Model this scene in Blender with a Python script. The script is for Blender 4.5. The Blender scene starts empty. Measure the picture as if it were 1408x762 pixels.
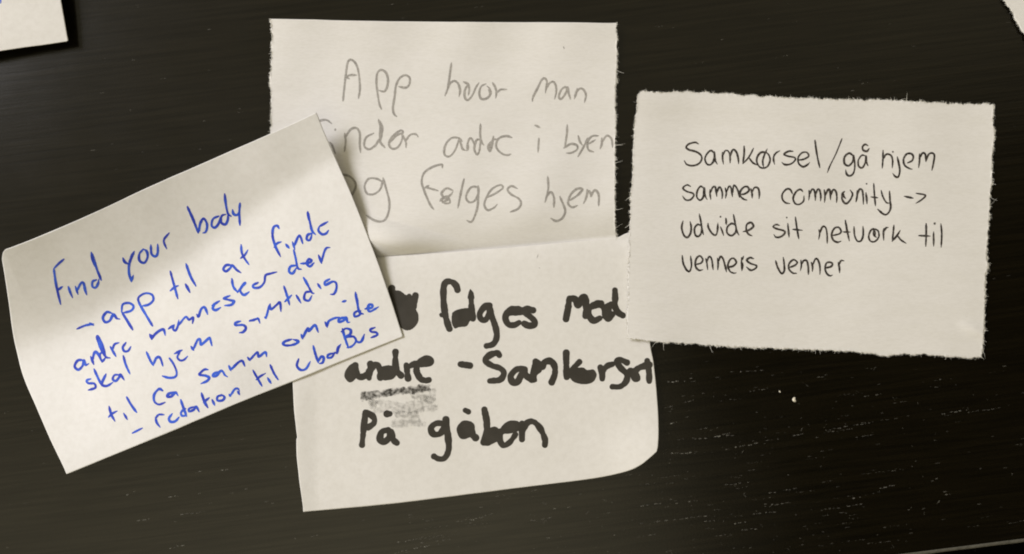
import bpy, math, random
import numpy as np

random.seed(7)
rng = np.random.RandomState(11)
C = bpy.context.scene.collection
scene = bpy.context.scene

# ---------------------------------------------------------------- camera, light, exposure
S = 0.0002            # metres per photograph pixel on the table top
H = 0.26              # height of the camera above the table
CX, CY = 704.0, 381.0

cam_d = bpy.data.cameras.new('camera')
cam = bpy.data.objects.new('camera', cam_d)
C.objects.link(cam)
cam.location = (0, 0, H)
cam_d.sensor_fit = 'HORIZONTAL'
cam_d.angle = 2 * math.atan(704 * S / H)
cam_d.clip_start = 0.01
cam_d.clip_end = 20
scene.camera = cam

w = bpy.data.worlds.new('World')
scene.world = w
w.use_nodes = True
wn, wl = w.node_tree.nodes, w.node_tree.links
for n in list(wn):
    wn.remove(n)


def wmath(op, a, b=None, clamp=False):
    n = wn.new('ShaderNodeMath')
    n.operation = op
    n.use_clamp = clamp
    for i, v in enumerate((a, b)):
        if v is None:
            continue
        if isinstance(v, (int, float)):
            n.inputs[i].default_value = v
        else:
            wl.new(v, n.inputs[i])
    return n.outputs[0]


def wstep(v, lo, hi):
    n = wn.new('ShaderNodeMapRange')
    n.interpolation_type = 'SMOOTHSTEP'
    wl.new(v, n.inputs[0])
    n.inputs[1].default_value = lo
    n.inputs[2].default_value = hi
    return n.outputs[0]


# the dim room: warm ceiling, brighter towards one wall, dark where the photographer stands
tc = wn.new('ShaderNodeTexCoord')
sx = wn.new('ShaderNodeSeparateXYZ')
wl.new(tc.outputs['Generated'], sx.inputs[0])
zz = wmath('MAXIMUM', sx.outputs[2], 0.05)
u = wmath('DIVIDE', sx.outputs[0], zz)
v = wmath('DIVIDE', sx.outputs[1], zz)
vl = wmath('SUBTRACT', wmath('MULTIPLY', u, 0.26), v)            # below the slanting upper border
dark = wmath('MULTIPLY', wstep(wmath('ADD', u, wmath('MULTIPLY', v, 0.22)), 0.06, 0.20),
             wstep(vl, -0.13, 0.02))
bright = wmath('MULTIPLY', wstep(wmath('MULTIPLY', v, -1.0), 0.02, 0.26),
               wstep(wmath('MULTIPLY', u, -1.0), -0.35, 0.05))
rad = wmath('ADD', 0.38, wmath('MULTIPLY', bright, wmath('ADD', 0.44, wmath('MULTIPLY', wstep(u, -0.55, -0.05), 0.24))))
rad = wmath('MULTIPLY', rad, wmath('SUBTRACT', 1.0, wmath('MULTIPLY', dark, 0.94)))
wbg = wn.new('ShaderNodeBackground')
wbg.inputs[0].default_value = (1.0, 0.895, 0.61, 1)
wl.new(rad, wbg.inputs[1])
wo = wn.new('ShaderNodeOutputWorld')
wl.new(wbg.outputs[0], wo.inputs[0])

kd = bpy.data.lights.new('ceiling_lamp', 'AREA')
kd.shape = 'DISK'
kd.size = 0.62
kd.energy = 21.2
kd.color = (1.0, 0.985, 1.04)
key = bpy.data.objects.new('ceiling_lamp', kd)
C.objects.link(key)
key.location = (-1.14, 0.55, 0.98)
from mathutils import Vector
key.rotation_euler = (Vector((0, 0, 0)) - key.location).to_track_quat('-Z', 'Y').to_euler()

scene.view_settings.view_transform = 'Standard'
scene.view_settings.look = 'None'
scene.view_settings.exposure = 0.0
scene.view_settings.gamma = 1.0
scene.render.engine = 'CYCLES'
scene.cycles.filter_width = 1.9
scene.cycles.transparent_max_bounces = 16


# ---------------------------------------------------------------- helpers
def to_world(px, py, zmm):
    """photograph pixel + height in mm -> metres (numpy arrays)"""
    z = np.asarray(zmm, float) * 0.001
    k = (H - z) / H
    return np.stack([(px - CX) * S * k, -(py - CY) * S * k, z], -1)


def tag(o, label=None, cat=None, group=None, kind=None):
    for k, val in (('label', label), ('category', cat), ('group', group), ('kind', kind)):
        if val:
            o[k] = val
    return o


def empty(name, loc):
    o = bpy.data.objects.new(name, None)
    o.empty_display_size = 0.01
    C.objects.link(o)
    o.location = loc
    return o


def mesh_obj(name, verts, faces, mat, parent=None, smooth=False):
    me = bpy.data.meshes.new(name)
    vv = np.asarray(verts, float)
    if parent is not None:
        vv = vv - np.array(parent.location)
    me.from_pydata(vv.tolist(), [], faces)
    me.materials.append(mat)
    if smooth:
        me.polygons.foreach_set('use_smooth', [True] * len(me.polygons))
    me.update()
    o = bpy.data.objects.new(name, me)
    C.objects.link(o)
    if parent is not None:
        o.parent = parent
    return o


def sstep(x, a, b):
    t = np.clip((x - a) / (b - a), 0, 1)
    return t * t * (3 - 2 * t)


class Grain:
    """2-D value noise, -1..1"""
    def __init__(self, seed, size, octaves=2):
        r = np.random.RandomState(seed)
        self.t = [r.uniform(-1, 1, (64, 64)) for _ in range(octaves)]
        self.size = size

    def __call__(self, x, y):
        out, amp, sz = 0, 1.0, self.size
        for t in self.t:
            u_, v_ = x / sz, y / sz
            i, j = np.floor(u_).astype(int), np.floor(v_).astype(int)
            f, g = u_ - i, v_ - j
            f, g = f * f * (3 - 2 * f), g * g * (3 - 2 * g)
            a = t[j % 64, i % 64] * (1 - f) + t[j % 64, (i + 1) % 64] * f
            b = t[(j + 1) % 64, i % 64] * (1 - f) + t[(j + 1) % 64, (i + 1) % 64] * f
            out = out + amp * (a * (1 - g) + b * g)
            amp, sz = amp * 0.7, sz * 0.5
        return out


class Waves:
    """gentle paper undulation, mm"""
    def __init__(self, seed, amp, wl0=90, wl1=260, n=7):
        r = np.random.RandomState(seed)
        self.t = []
        for i in range(n):
            a = r.uniform(0, math.tau)
            L = r.uniform(wl0, wl1)
            self.t.append((math.cos(a) * math.tau / L, math.sin(a) * math.tau / L, r.uniform(0, math.tau), amp * L / wl1 / math.sqrt(n)))

    def __call__(self, x, y):
        return sum(a * np.sin(kx * x + ky * y + p) for kx, ky, p, a in self.t)


def noise1(n, seed, scales):
    """fractal 1-D noise of n samples"""
    r = np.random.RandomState(seed)
    out = np.zeros(n)
    for step, amp in scales:
        k = max(2, int(n / step) + 2)
        kn = r.uniform(-1, 1, k)
        out += amp * np.interp(np.linspace(0, k - 1, n), np.arange(k), kn)
    return out


# ---------------------------------------------------------------- materials
def new_mat(name):
    m = bpy.data.materials.new(name)
    m.use_nodes = True
    nt = m.node_tree
    return m, nt, nt.nodes['Principled BSDF']


def nd(nt, t, **kw):
    n = nt.nodes.new(t)
    for k, val in kw.items():
        setattr(n, k, val)
    return n


def paper_mat(name, col, streak=0.0, rough=0.9):
    m, nt, p = new_mat(name)
    tcx = nd(nt, 'ShaderNodeTexCoord')
    mp = nd(nt, 'ShaderNodeMapping')
    mp.inputs['Scale'].default_value = (1, 1 + streak, 1)
    nt.links.new(tcx.outputs['Object'], mp.inputs[0])
    n1 = nd(nt, 'ShaderNodeTexNoise')
    n1.inputs['Scale'].default_value = 620
    n1.inputs['Detail'].default_value = 5
    n1.inputs['Roughness'].default_value = 0.65
    n2 = nd(nt, 'ShaderNodeTexNoise')
    n2.inputs['Scale'].default_value = 90
    n2.inputs['Detail'].default_value = 4
    for n in (n1, n2):
        nt.links.new(mp.outputs[0], n.inputs['Vector'])
    mx = nd(nt, 'ShaderNodeMix', data_type='RGBA')
    nt.links.new(n2.outputs[0], mx.inputs[0])
    mx.inputs[6].default_value = (col[0] * 0.955, col[1] * 0.955, col[2] * 0.935, 1)
    mx.inputs[7].default_value = (min(1, col[0] * 1.03), min(1, col[1] * 1.03), min(1, col[2] * 1.04), 1)
    mx2 = nd(nt, 'ShaderNodeMix', data_type='RGBA', blend_type='MULTIPLY')
    cr = nd(nt, 'ShaderNodeValToRGB')
    cr.color_ramp.elements[0].position = 0.3
    cr.color_ramp.elements[0].color = (0.925, 0.92, 0.91, 1)
    cr.color_ramp.elements[1].position = 0.6
    nt.links.new(n1.outputs[0], cr.inputs[0])
    mx2.inputs[0].default_value = 0.8
    nt.links.new(mx.outputs[2], mx2.inputs[6])
    nt.links.new(cr.outputs[0], mx2.inputs[7])
    nt.links.new(mx2.outputs[2], p.inputs['Base Color'])
    p.inputs['Roughness'].default_value = rough
    p.inputs['Specular IOR Level'].default_value = 0.2
    b = nd(nt, 'ShaderNodeBump')
    b.inputs['Strength'].default_value = 0.6
    b.inputs['Distance'].default_value = 0.00006
    nt.links.new(n1.outputs[0], b.inputs['Height'])
    nt.links.new(b.outputs[0], p.inputs['Normal'])
    return m


def ink_mat(name, col, col2, alpha, grain, gscale=4000, rough=0.6, lo=0.35, hi=0.65):
    """ink: alpha = cover attribute * alpha * grain"""
    m, nt, p = new_mat(name)
    tcx = nd(nt, 'ShaderNodeTexCoord')
    n1 = nd(nt, 'ShaderNodeTexNoise')
    n1.inputs['Scale'].default_value = gscale
    n1.inputs['Detail'].default_value = 3
    nt.links.new(tcx.outputs['Object'], n1.inputs['Vector'])
    n2 = nd(nt, 'ShaderNodeTexNoise')
    n2.inputs['Scale'].default_value = 260
    nt.links.new(tcx.outputs['Object'], n2.inputs['Vector'])
    mx = nd(nt, 'ShaderNodeMix', data_type='RGBA')
    cr2 = nd(nt, 'ShaderNodeMapRange')
    cr2.inputs[1].default_value = 0.38
    cr2.inputs[2].default_value = 0.62
    nt.links.new(n2.outputs[0], cr2.inputs[0])
    nt.links.new(cr2.outputs[0], mx.inputs[0])
    mx.inputs[6].default_value = (*col, 1)
    mx.inputs[7].default_value = (*col2, 1)
    nt.links.new(mx.outputs[2], p.inputs['Base Color'])
    p.inputs['Roughness'].default_value = rough
    p.inputs['Specular IOR Level'].default_value = 0.3
    mr = nd(nt, 'ShaderNodeMapRange')
    mr.inputs[1].default_value = lo
    mr.inputs[2].default_value = hi
    mr.inputs[3].default_value = 1 - grain
    mr.inputs[4].default_value = 1
    nt.links.new(n1.outputs[0], mr.inputs[0])
    at = nd(nt, 'ShaderNodeAttribute', attribute_name='cover')
    m1 = nd(nt, 'ShaderNodeMath', operation='MULTIPLY')
    nt.links.new(at.outputs['Fac'], m1.inputs[0])
    nt.links.new(mr.outputs[0], m1.inputs[1])
    m2 = nd(nt, 'ShaderNodeMath', operation='MULTIPLY')
    nt.links.new(m1.outputs[0], m2.inputs[0])
    m2.inputs[1].default_value = alpha
    nt.links.new(m2.outputs[0], p.inputs['Alpha'])
    return m


M_paper = paper_mat('white_paper', (0.80, 0.78, 0.75))
M_white = paper_mat('bright_white_paper', (0.87, 0.855, 0.845))
M_torn = paper_mat('torn_white_paper', (0.80, 0.78, 0.755), streak=2.4, rough=0.95)
M_pencil = ink_mat('pencil_graphite', (0.19, 0.17, 0.145), (0.26, 0.235, 0.20), 0.6, 0.5, 3800)
M_liner = ink_mat('black_fineliner', (0.016, 0.010, 0.007), (0.040, 0.027, 0.019), 0.98, 0.32, 1800)
M_ball = ink_mat('blue_ballpoint', (0.012, 0.045, 0.56), (0.030, 0.13, 0.82), 0.98, 0.2, 3000)
M_mark = ink_mat('black_marker', (0.041, 0.036, 0.028), (0.052, 0.046, 0.037), 0.985, 0.04)
M_smudge = ink_mat('smeared_marker', (0.04, 0.036, 0.03), (0.06, 0.055, 0.045), 0.95, 0.5, 1300, lo=0.38, hi=0.62)
M_fibre = paper_mat('paper_fibre', (0.78, 0.76, 0.70))


def table_mat():
    m, nt, p = new_mat('black_stained_wood')
    tcx = nd(nt, 'ShaderNodeTexCoord')
    mp = nd(nt, 'ShaderNodeMapping')
    mp.inputs['Scale'].default_value = (14, 420, 14)
    nt.links.new(tcx.outputs['Object'], mp.inputs[0])
    n1 = nd(nt, 'ShaderNodeTexNoise')
    n1.inputs['Scale'].default_value = 2.2
    n1.inputs['Detail'].default_value = 6
    n1.inputs['Roughness'].default_value = 0.6
    n1.inputs['Distortion'].default_value = 0.4
    nt.links.new(mp.outputs[0], n1.inputs['Vector'])
    n2 = nd(nt, 'ShaderNodeTexNoise')
    n2.inputs['Scale'].default_value = 26
    n2.inputs['Detail'].default_value = 5
    nt.links.new(tcx.outputs['Object'], n2.inputs['Vector'])
    n3 = nd(nt, 'ShaderNodeTexNoise')
    n3.inputs['Scale'].default_value = 1500
    n3.inputs['Detail'].default_value = 3
    nt.links.new(tcx.outputs['Object'], n3.inputs['Vector'])
    mx = nd(nt, 'ShaderNodeMix', data_type='RGBA')
    cr = nd(nt, 'ShaderNodeMapRange')
    cr.inputs[1].default_value = 0.35
    cr.inputs[2].default_value = 0.68
    nt.links.new(n1.outputs[0], cr.inputs[0])
    nt.links.new(cr.outputs[0], mx.inputs[0])
    mx.inputs[6].default_value = (0.0030, 0.0022, 0.0008, 1)
    mx.inputs[7].default_value = (0.0066, 0.0048, 0.0018, 1)
    nt.links.new(mx.outputs[2], p.inputs['Base Color'])
    rr = nd(nt, 'ShaderNodeMapRange')
    rr.inputs[1].default_value = 0.3
    rr.inputs[2].default_value = 0.7
    rr.inputs[3].default_value = 0.14
    rr.inputs[4].default_value = 0.20
    nt.links.new(n2.outputs[0], rr.inputs[0])
    nt.links.new(rr.outputs[0], p.inputs['Roughness'])
    sp = nd(nt, 'ShaderNodeMapRange')
    sp.inputs[1].default_value = 0.32
    sp.inputs[2].default_value = 0.66
    sp.inputs[3].default_value = 0.455
    sp.inputs[4].default_value = 0.535
    nt.links.new(n1.outputs[0], sp.inputs[0])
    nt.links.new(sp.outputs[0], p.inputs['Specular IOR Level'])
    ad = nd(nt, 'ShaderNodeMath', operation='MULTIPLY_ADD')
    nt.links.new(n3.outputs[0], ad.inputs[0])
    ad.inputs[1].default_value = 0.35
    nt.links.new(n1.outputs[0], ad.inputs[2])
    b = nd(nt, 'ShaderNodeBump')
    b.inputs['Strength'].default_value = 0.22
    b.inputs['Distance'].default_value = 0.00008
    nt.links.new(ad.outputs[0], b.inputs['Height'])
    nt.links.new(b.outputs[0], p.inputs['Normal'])
    return m


def plain(name, col, rough, nscale=300, var=0.3):
    m, nt, p = new_mat(name)
    tcx = nd(nt, 'ShaderNodeTexCoord')
    n1 = nd(nt, 'ShaderNodeTexNoise')
    n1.inputs['Scale'].default_value = nscale
    n1.inputs['Detail'].default_value = 4
    nt.links.new(tcx.outputs['Object'], n1.inputs['Vector'])
    mx = nd(nt, 'ShaderNodeMix', data_type='RGBA')
    nt.links.new(n1.outputs[0], mx.inputs[0])
    mx.inputs[6].default_value = (*[c * (1 - var) for c in col], 1)
    mx.inputs[7].default_value = (*[c * (1 + var) for c in col], 1)
    nt.links.new(mx.outputs[2], p.inputs['Base Color'])
    p.inputs['Roughness'].default_value = rough
    return m


M_table = table_mat()
M_edge = plain('worn_edge_painted_highlight', (0.105, 0.10, 0.085), 0.65, 900, 0.6)  # worn grey, lightened so the colour carries the edge highlight
M_scratch = ink_mat('scratched_wood', (0.20, 0.19, 0.165), (0.34, 0.33, 0.29), 0.8, 0.8, 2500, lo=0.4, hi=0.6)
M_floor = plain('dark_floor', (0.0016, 0.0014, 0.0010), 0.9, 20)
M_floor.node_tree.nodes['Principled BSDF'].inputs['Specular IOR Level'].default_value = 0.03
M_crumb = plain('pale_crumb', (0.75, 0.70, 0.58), 0.9, 2000, 0.1)

# ---------------------------------------------------------------- setting: floor and table
fz = -0.74
mesh_obj('floor', [(-3, -3, fz), (3, -3, fz), (3, 3, fz), (-3, 3, fz)], [(0, 1, 2, 3)], M_floor)['kind'] = 'structure'

TA = math.atan(23 / 183.0)                 # the board runs a few degrees off the picture
e0 = to_world(np.array(1225.0), np.array(763.5), 0.0)
table = empty('table', (e0[0], e0[1], 0))
table.rotation_euler[2] = TA
tag(table, 'black stained wooden table with fine pale scratches, lying under all the paper notes', 'table')


def child(name, verts, faces, mat, smooth=False):
    me = bpy.data.meshes.new(name)
    me.from_pydata([tuple(q) for q in verts], [], faces)
    me.materials.append(mat)
    if smooth:
        me.polygons.foreach_set('use_smooth', [True] * len(me.polygons))
    o = bpy.data.objects.new(name, me)
    C.objects.link(o)
    o.parent = table
    return o


X0, X1, Y1, TH = -0.75, 0.55, 0.62, 0.03
child('table_top', [(X0, 0, 0), (X1, 0, 0), (X1, Y1, 0), (X0, Y1, 0), (X0, 0, -TH), (X1, 0, -TH), (X1, Y1, -TH), (X0, Y1, -TH)],
      [(0, 1, 2, 3), (7, 6, 5, 4), (1, 5, 6, 2), (2, 6, 7, 3), (3, 7, 4, 0), (0, 4, 5, 1)], M_table)
# worn rounded lip along the board's front, its highlight painted in as grey
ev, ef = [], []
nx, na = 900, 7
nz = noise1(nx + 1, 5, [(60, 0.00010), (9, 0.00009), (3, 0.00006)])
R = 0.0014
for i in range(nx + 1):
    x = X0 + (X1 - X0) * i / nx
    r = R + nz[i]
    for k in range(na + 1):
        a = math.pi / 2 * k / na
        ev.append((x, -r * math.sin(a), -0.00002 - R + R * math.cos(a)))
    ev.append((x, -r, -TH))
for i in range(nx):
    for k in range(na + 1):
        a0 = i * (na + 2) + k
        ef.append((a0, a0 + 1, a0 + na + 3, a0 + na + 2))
child('worn_highlit_edge', ev, ef, M_edge, True)


# ---------------------------------------------------------------- paper sheets
def resample(poly, n):
    p = np.asarray(poly, float)
    # Catmull-Rom through the traced points, then even spacing
    if len(p) > 2:
        q = np.vstack([2 * p[0] - p[1], p, 2 * p[-1] - p[-2]])
        out = []
        for i in range(1, len(q) - 2):
            p0, p1, p2, p3 = q[i - 1:i + 3]
            t = np.linspace(0, 1, 24, endpoint=False)[:, None]
            out.append(0.5 * (2 * p1 + (p2 - p0) * t + (2 * p0 - 5 * p1 + 4 * p2 - p3) * t ** 2 + (3 * p1 - p0 - 3 * p2 + p3) * t ** 3))
        p = np.vstack(out + [p[-1:]])
    L = np.concatenate([[0], np.cumsum(np.hypot(*np.diff(p, axis=0).T))])
    s = np.linspace(0, L[-1], n)
    return np.stack([np.interp(s, L, p[:, 0]), np.interp(s, L, p[:, 1])], -1)


def sheet(note, edges, zfun, mat, torn, seed, step=1.5, thick=0.00011):
    """Coons patch between four traced edges (top, right, bottom, left), lifted to zfun(px, py) mm"""
    top, right, bottom, left = edges
    ln = lambda e: np.hypot(*np.diff(np.asarray(e, float), axis=0).T).sum()
    n = int(max(ln(top), ln(bottom)) / step)
    m = int(max(ln(left), ln(right)) / step)
    T, B, Lf, Rt = resample(top, n), resample(bottom, n), resample(left, m), resample(right, m)
    s = np.linspace(0, 1, n)[None, :, None]
    t = np.linspace(0, 1, m)[:, None, None]
    P = ((1 - t) * T[None] + t * B[None] + (1 - s) * Lf[:, None] + s * Rt[:, None]
         - (1 - s) * (1 - t) * T[0] - s * (1 - t) * T[-1] - (1 - s) * t * B[0] - s * t * B[-1])
    # rough outline
    rim = []
    for name, sl, inward in (('top', (0, slice(None)), (1, slice(None))), ('bottom', (-1, slice(None)), (-2, slice(None))),
                             ('left', (slice(None), 0), (slice(None), 1)), ('right', (slice(None), -1), (slice(None), -2))):
        e = P[sl].copy()
        out = e - P[inward]
        out /= np.hypot(out[:, 0], out[:, 1])[:, None] + 1e-9
        k = len(e)
        if name in torn:
            d = noise1(k, seed + len(name), [(26, 0.9), (9, 0.7), (3.2, 0.95), (1.3, 0.9)])
        else:
            d = noise1(k, seed + 40 + len(name), [(60, 0.45), (14, 0.16)])
        d *= np.minimum(1, np.minimum(np.arange(k), np.arange(k)[::-1]) / 5.0)
        P[sl] = e + out * d[:, None]
        if name in torn:
            rim.append((P[sl].copy(), out))
    px, py = P[..., 0].ravel(), P[..., 1].ravel()
    z = zfun(px, py).reshape(m, n)
    if torn:      # the torn rim frays a little up and down
        r = np.random.RandomState(seed)
        if 'left' in torn: z[:, 0] += r.uniform(-0.12, 0.22, m)
        if 'right' in torn: z[:, -1] += r.uniform(-0.12, 0.22, m)
        if 'top' in torn: z[0] += r.uniform(-0.12, 0.22, n)
        if 'bottom' in torn: z[-1] += r.uniform(-0.12, 0.22, n)
    V = to_world(px, py, z.ravel())
    idx = np.arange(n * m).reshape(m, n)
    F = np.stack([idx[:-1, :-1], idx[1:, :-1], idx[1:, 1:], idx[:-1, 1:]], -1).reshape(-1, 4)
    o = mesh_obj('paper_sheet', V, F.tolist(), mat, note, True)
    md = o.modifiers.new('thickness', 'SOLIDIFY')
    md.thickness = thick
    md.offset = -1
    if rim:
        fibres(note, rim, zfun, seed)
    return o


def fibres(note, rim, zfun, seed):
    r = np.random.RandomState(seed + 3)
    V, F = [], []
    for e, out in rim:
        k = len(e)
        L = np.hypot(*np.diff(e, axis=0).T).sum()
        for _ in range(int(L * 3.2)):
            i = r.randint(0, k)
            p = e[i] - out[i] * 0.5
            a = math.atan2(out[i][1], out[i][0]) + r.normal(0, 0.8)
            length = min(6, 1.1 + r.exponential(0.8))
            if r.rand() < 0.002:
                length = r.uniform(8, 15)
            bend = r.normal(0, 0.16) * 2.2 / max(length, 2)
            rad = r.uniform(0.15, 0.36)
            ns = max(3, int(length / 1.2))
            z0 = float(zfun(np.array([p[0]]), np.array([p[1]]))[0])
            lift = r.uniform(-0.10, 0.10)
            q, base = p.copy(), len(V)
            for j in range(ns + 1):
                f = j / ns
                rr = rad * (1 - 0.75 * f)
                zc = max(0.06, z0 + lift * j)
                nx_, ny_ = -math.sin(a), math.cos(a)
                for ca in (0.5, 2.59, 4.71):
                    c, s2 = math.cos(ca), math.sin(ca)
                    V.append(to_world(q[0] + nx_ * rr * c, q[1] + ny_ * rr * c, zc + rr * 0.2 * s2))
                a += bend * length / ns
                q = q + np.array([math.cos(a), math.sin(a)]) * length / ns
            for j in range(ns):
                for c in range(3):
                    F.append((base + j * 3 + c, base + j * 3 + (c + 1) % 3, base + j * 3 + 3 + (c + 1) % 3, base + j * 3 + 3 + c))
    o = mesh_obj('torn_fibres', np.array(V), F, M_fibre, note)
    o['kind'] = 'stuff'


# ---------------------------------------------------------------- handwriting: strokes -> one clean outline lying on the sheet
def curve(pts, step=0.6):
    p = np.asarray(pts, float)
    if len(p) == 1:
        p = np.vstack([p, p + 0.3])
    L = np.hypot(*np.diff(p, axis=0).T).sum()
    return resample(p, max(3, int(L / step)))


def written(note, name, strokes, zfun, mat, blobs=(), step=0.5, lift=0.035, soft=0.45, clip=None, seed=0, rough=0.12, gran=None):
    """strokes: list of (points px, radius px, taper at ends). blobs: filled outlines."""
    r = np.random.RandomState(seed)
    cs = [(curve(p), rad, tp) for p, rad, tp in strokes]
    allp = np.vstack([c for c, _, _ in cs] + [np.asarray(b, float) for b in blobs])
    mr = max([rad for _, rad, _ in cs] + [2]) + 2
    x0, y0 = allp.min(0) - mr
    x1, y1 = allp.max(0) + mr
    nx, ny = int((x1 - x0) / step) + 2, int((y1 - y0) / step) + 2
    gx, gy = x0 + np.arange(nx) * step, y0 + np.arange(ny) * step
    F = np.full((ny, nx), -9.0)
    for c, rad, tp in cs:
        k = len(c)
        rv = rad * (1 + noise1(k, r.randint(1 << 30), [(14, 0.16), (5, 0.09)]))
        s = np.arange(k)
        if tp:
            rv = rv * np.minimum(1, 0.55 + 0.45 * s / max(1.0, min(6, k / 3))) * np.minimum(1, 0.45 + 0.55 * s[::-1] / max(1.0, min(8, k / 3)))
        for (qx, qy), rr in zip(c, rv):
            w_ = rr + 1.4
            i0, i1 = max(0, int((qx - w_ - x0) / step)), int((qx + w_ - x0) / step) + 2
            j0, j1 = max(0, int((qy - w_ - y0) / step)), int((qy + w_ - y0) / step) + 2
            d = rr - np.hypot(gx[None, i0:i1] - qx, gy[j0:j1, None] - qy)
            F[j0:j1, i0:i1] = np.maximum(F[j0:j1, i0:i1], d)
    GX, GY = np.meshgrid(gx, gy)
    for b in blobs:
        b = resample(list(b) + [b[0]], 160)
        ins = np.zeros(GX.shape, bool)
        dist = np.full(GX.shape, 9.0)
        for (ax, ay), (bx, by) in zip(b, np.roll(b, -1, 0)):
            cond = (ay > GY) != (by > GY)
            with np.errstate(divide='ignore', invalid='ignore'):
                ins ^= cond & (GX < (bx - ax) * (GY - ay) / (by - ay + 1e-12) + ax)
            dist = np.minimum(dist, np.hypot(GX - ax, GY - ay))
        F = np.maximum(F, np.where(ins, dist, -dist))
    if rough:
        wv = Waves(seed + 1, 1, 3, 14, 10)
        n_ = wv(GX, GY)
        F = F + rough * n_ / (np.abs(n_).max() + 1e-9) * (F > -3)
    if gran is not None:
        F = gran(F, GX, GY)
    if clip is not None:
        F = np.minimum(F, clip(GX, GY))
    F = F + soft * 0.5
    ins = F > 0
    used, verts, cov, faces = {}, [], [], []

    def node(j, i):
        k = (j, i)
        if k not in used:
            used[k] = len(verts)
            verts.append((gx[i], gy[j]))
            cov.append(min(1.0, F[j, i] / soft))
        return used[k]

    def cross(j, i, j2, i2):
        k = (min(j, j2), min(i, i2), j == j2, 0)
        if k not in used:
            f = F[j, i] / (F[j, i] - F[j2, i2])
            used[k] = len(verts)
            verts.append((gx[i] + (gx[i2] - gx[i]) * f, gy[j] + (gy[j2] - gy[j]) * f))
            cov.append(0.0)
        return used[k]

    cnt = ins[:-1, :-1].astype(int) + ins[1:, :-1] + ins[:-1, 1:] + ins[1:, 1:]
    for j, i in zip(*np.nonzero(cnt)):
        ring = ((j, i), (j + 1, i), (j + 1, i + 1), (j, i + 1))
        poly = []
        for a in range(4):
            c0, c1 = ring[a], ring[(a + 1) % 4]
            if ins[c0]:
                poly.append(node(*c0))
            if ins[c0] != ins[c1]:
                poly.append(cross(*c0, *c1))
        if len(poly) >= 3:
            faces.append(poly)
    vv = np.array(verts)
    z = zfun(vv[:, 0], vv[:, 1]) + lift
    o = mesh_obj(name, to_world(vv[:, 0], vv[:, 1], z), faces, mat, note)
    at = o.data.attributes.new('cover', 'FLOAT', 'POINT')
    at.data.foreach_set('value', cov)
    return o


def Z(ox, oy, sc, *strokes):
    """traced points of an enlargement -> photograph pixels"""
    return [[(ox + x / sc, oy + y / sc) for x, y in s] for s in strokes]


# ---------------------------------------------------------------- the paper notes
GROUP = 'handwritten paper notes on the table'


def note(label, px, py):
    p = to_world(np.array(float(px)), np.array(float(py)), 0.0)
    return tag(empty('paper_note', tuple(p)), label, 'paper note', GROUP)


# ---- pencilled note, top middle
wT = Waves(21, 0.40)


def zT(x, y):
    z = 0.75 + wT(x, y)
    z = z + 1.3 * np.clip((92 - y) / 66.0, 0, 1.2) ** 1.6                      # top strip curls up a little
    z = z + 0.55 * sstep(130 - y + (x - 372) * 0.10, 0, 40) * sstep(x, 520, 400) * 0.6
    z = z + 2.2 * sstep(y, 170, 315) * (0.75 + 0.25 * sstep(x, 850, 620)) * (0.1 + 0.9 * sstep(x, 455, 580))
    cr = y - (286 + (x - 470) * 0.26)                                           # short diagonal crease, lower left
    z = z + 0.17 * np.clip(cr, 0, 34) * sstep(x, 700, 560) * sstep(x, 455, 560)
    seam = 352 - (x - 515) * 0.094
    keep = 1 - (1 - np.clip((seam - y + 3) / 56, 0, 1)) ** 1.9
    return 0.22 + np.maximum(z, 0.2) * keep


nT = note('note pencilled in faint grey, torn down both sides, top edge uncovered', 610, 190)
eT = ([(371, 26), (430, 27), (520, 29), (620, 30), (760, 31), (848, 31.5)],
      [(848, 31.5), (849, 60), (848, 90), (846, 130), (847, 170), (846, 230), (846, 290), (847, 326), (850, 368)],
      [(374, 372), (560, 371), (720, 369), (850, 368)],
      [(371, 26), (373, 50), (373, 80), (371, 105), (373, 140), (372, 186), (373, 260), (374, 372)])
sheet(nT, eT, zT, M_torn, ('left', 'right'), 100)
a = Z(450, 70, 6.925,
      [(150, 475), (160, 370), (175, 240), (190, 130), (208, 90), (235, 88), (270, 120), (295, 190), (308, 290), (310, 370), (297, 455)],
      [(207, 265), (185, 250), (215, 232), (280, 232)])
CT = lambda X, Y: 845.5 - X
P = 1.6


def W(n, zf, mat, rad, strokes, name='handwritten_word', tp=True, **k):
    return written(n, name, [(s, rad, tp) for s in strokes], zf, mat, **k)


W(nT, zT, M_pencil, P, a + Z(450, 70, 6.925,
  [(515, 555), (495, 500), (475, 380), (468, 290), (478, 210), (515, 182), (560, 210), (578, 280), (567, 350), (540, 388), (490, 375)],
  [(660, 625), (635, 600), (625, 540), (640, 440), (655, 330), (690, 260), (745, 232), (785, 260), (780, 320), (745, 352), (680, 340)]), seed=1)
W(nT, zT, M_pencil, P, Z(450, 70, 6.925,
  [(1182, 115), (1165, 240), (1148, 350), (1120, 430)], [(1140, 380), (1170, 310), (1215, 288), (1250, 320), (1265, 380), (1255, 435)])
  + Z(600, 15, 4.693, [(175, 458), (205, 475), (212, 510), (206, 545)], [(200, 478), (182, 520), (185, 562), (205, 575), (232, 545), (255, 495), (275, 465)])
  + Z(650, 70, 6.925, [(125, 315), (80, 340), (62, 400), (75, 450), (110, 460), (150, 440), (172, 400), (160, 360), (135, 335)],
      [(190, 305), (215, 350), (225, 400), (218, 450)], [(230, 400), (265, 370), (325, 368)], [(150, 370), (165, 405), (150, 440)]), seed=2)
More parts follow.
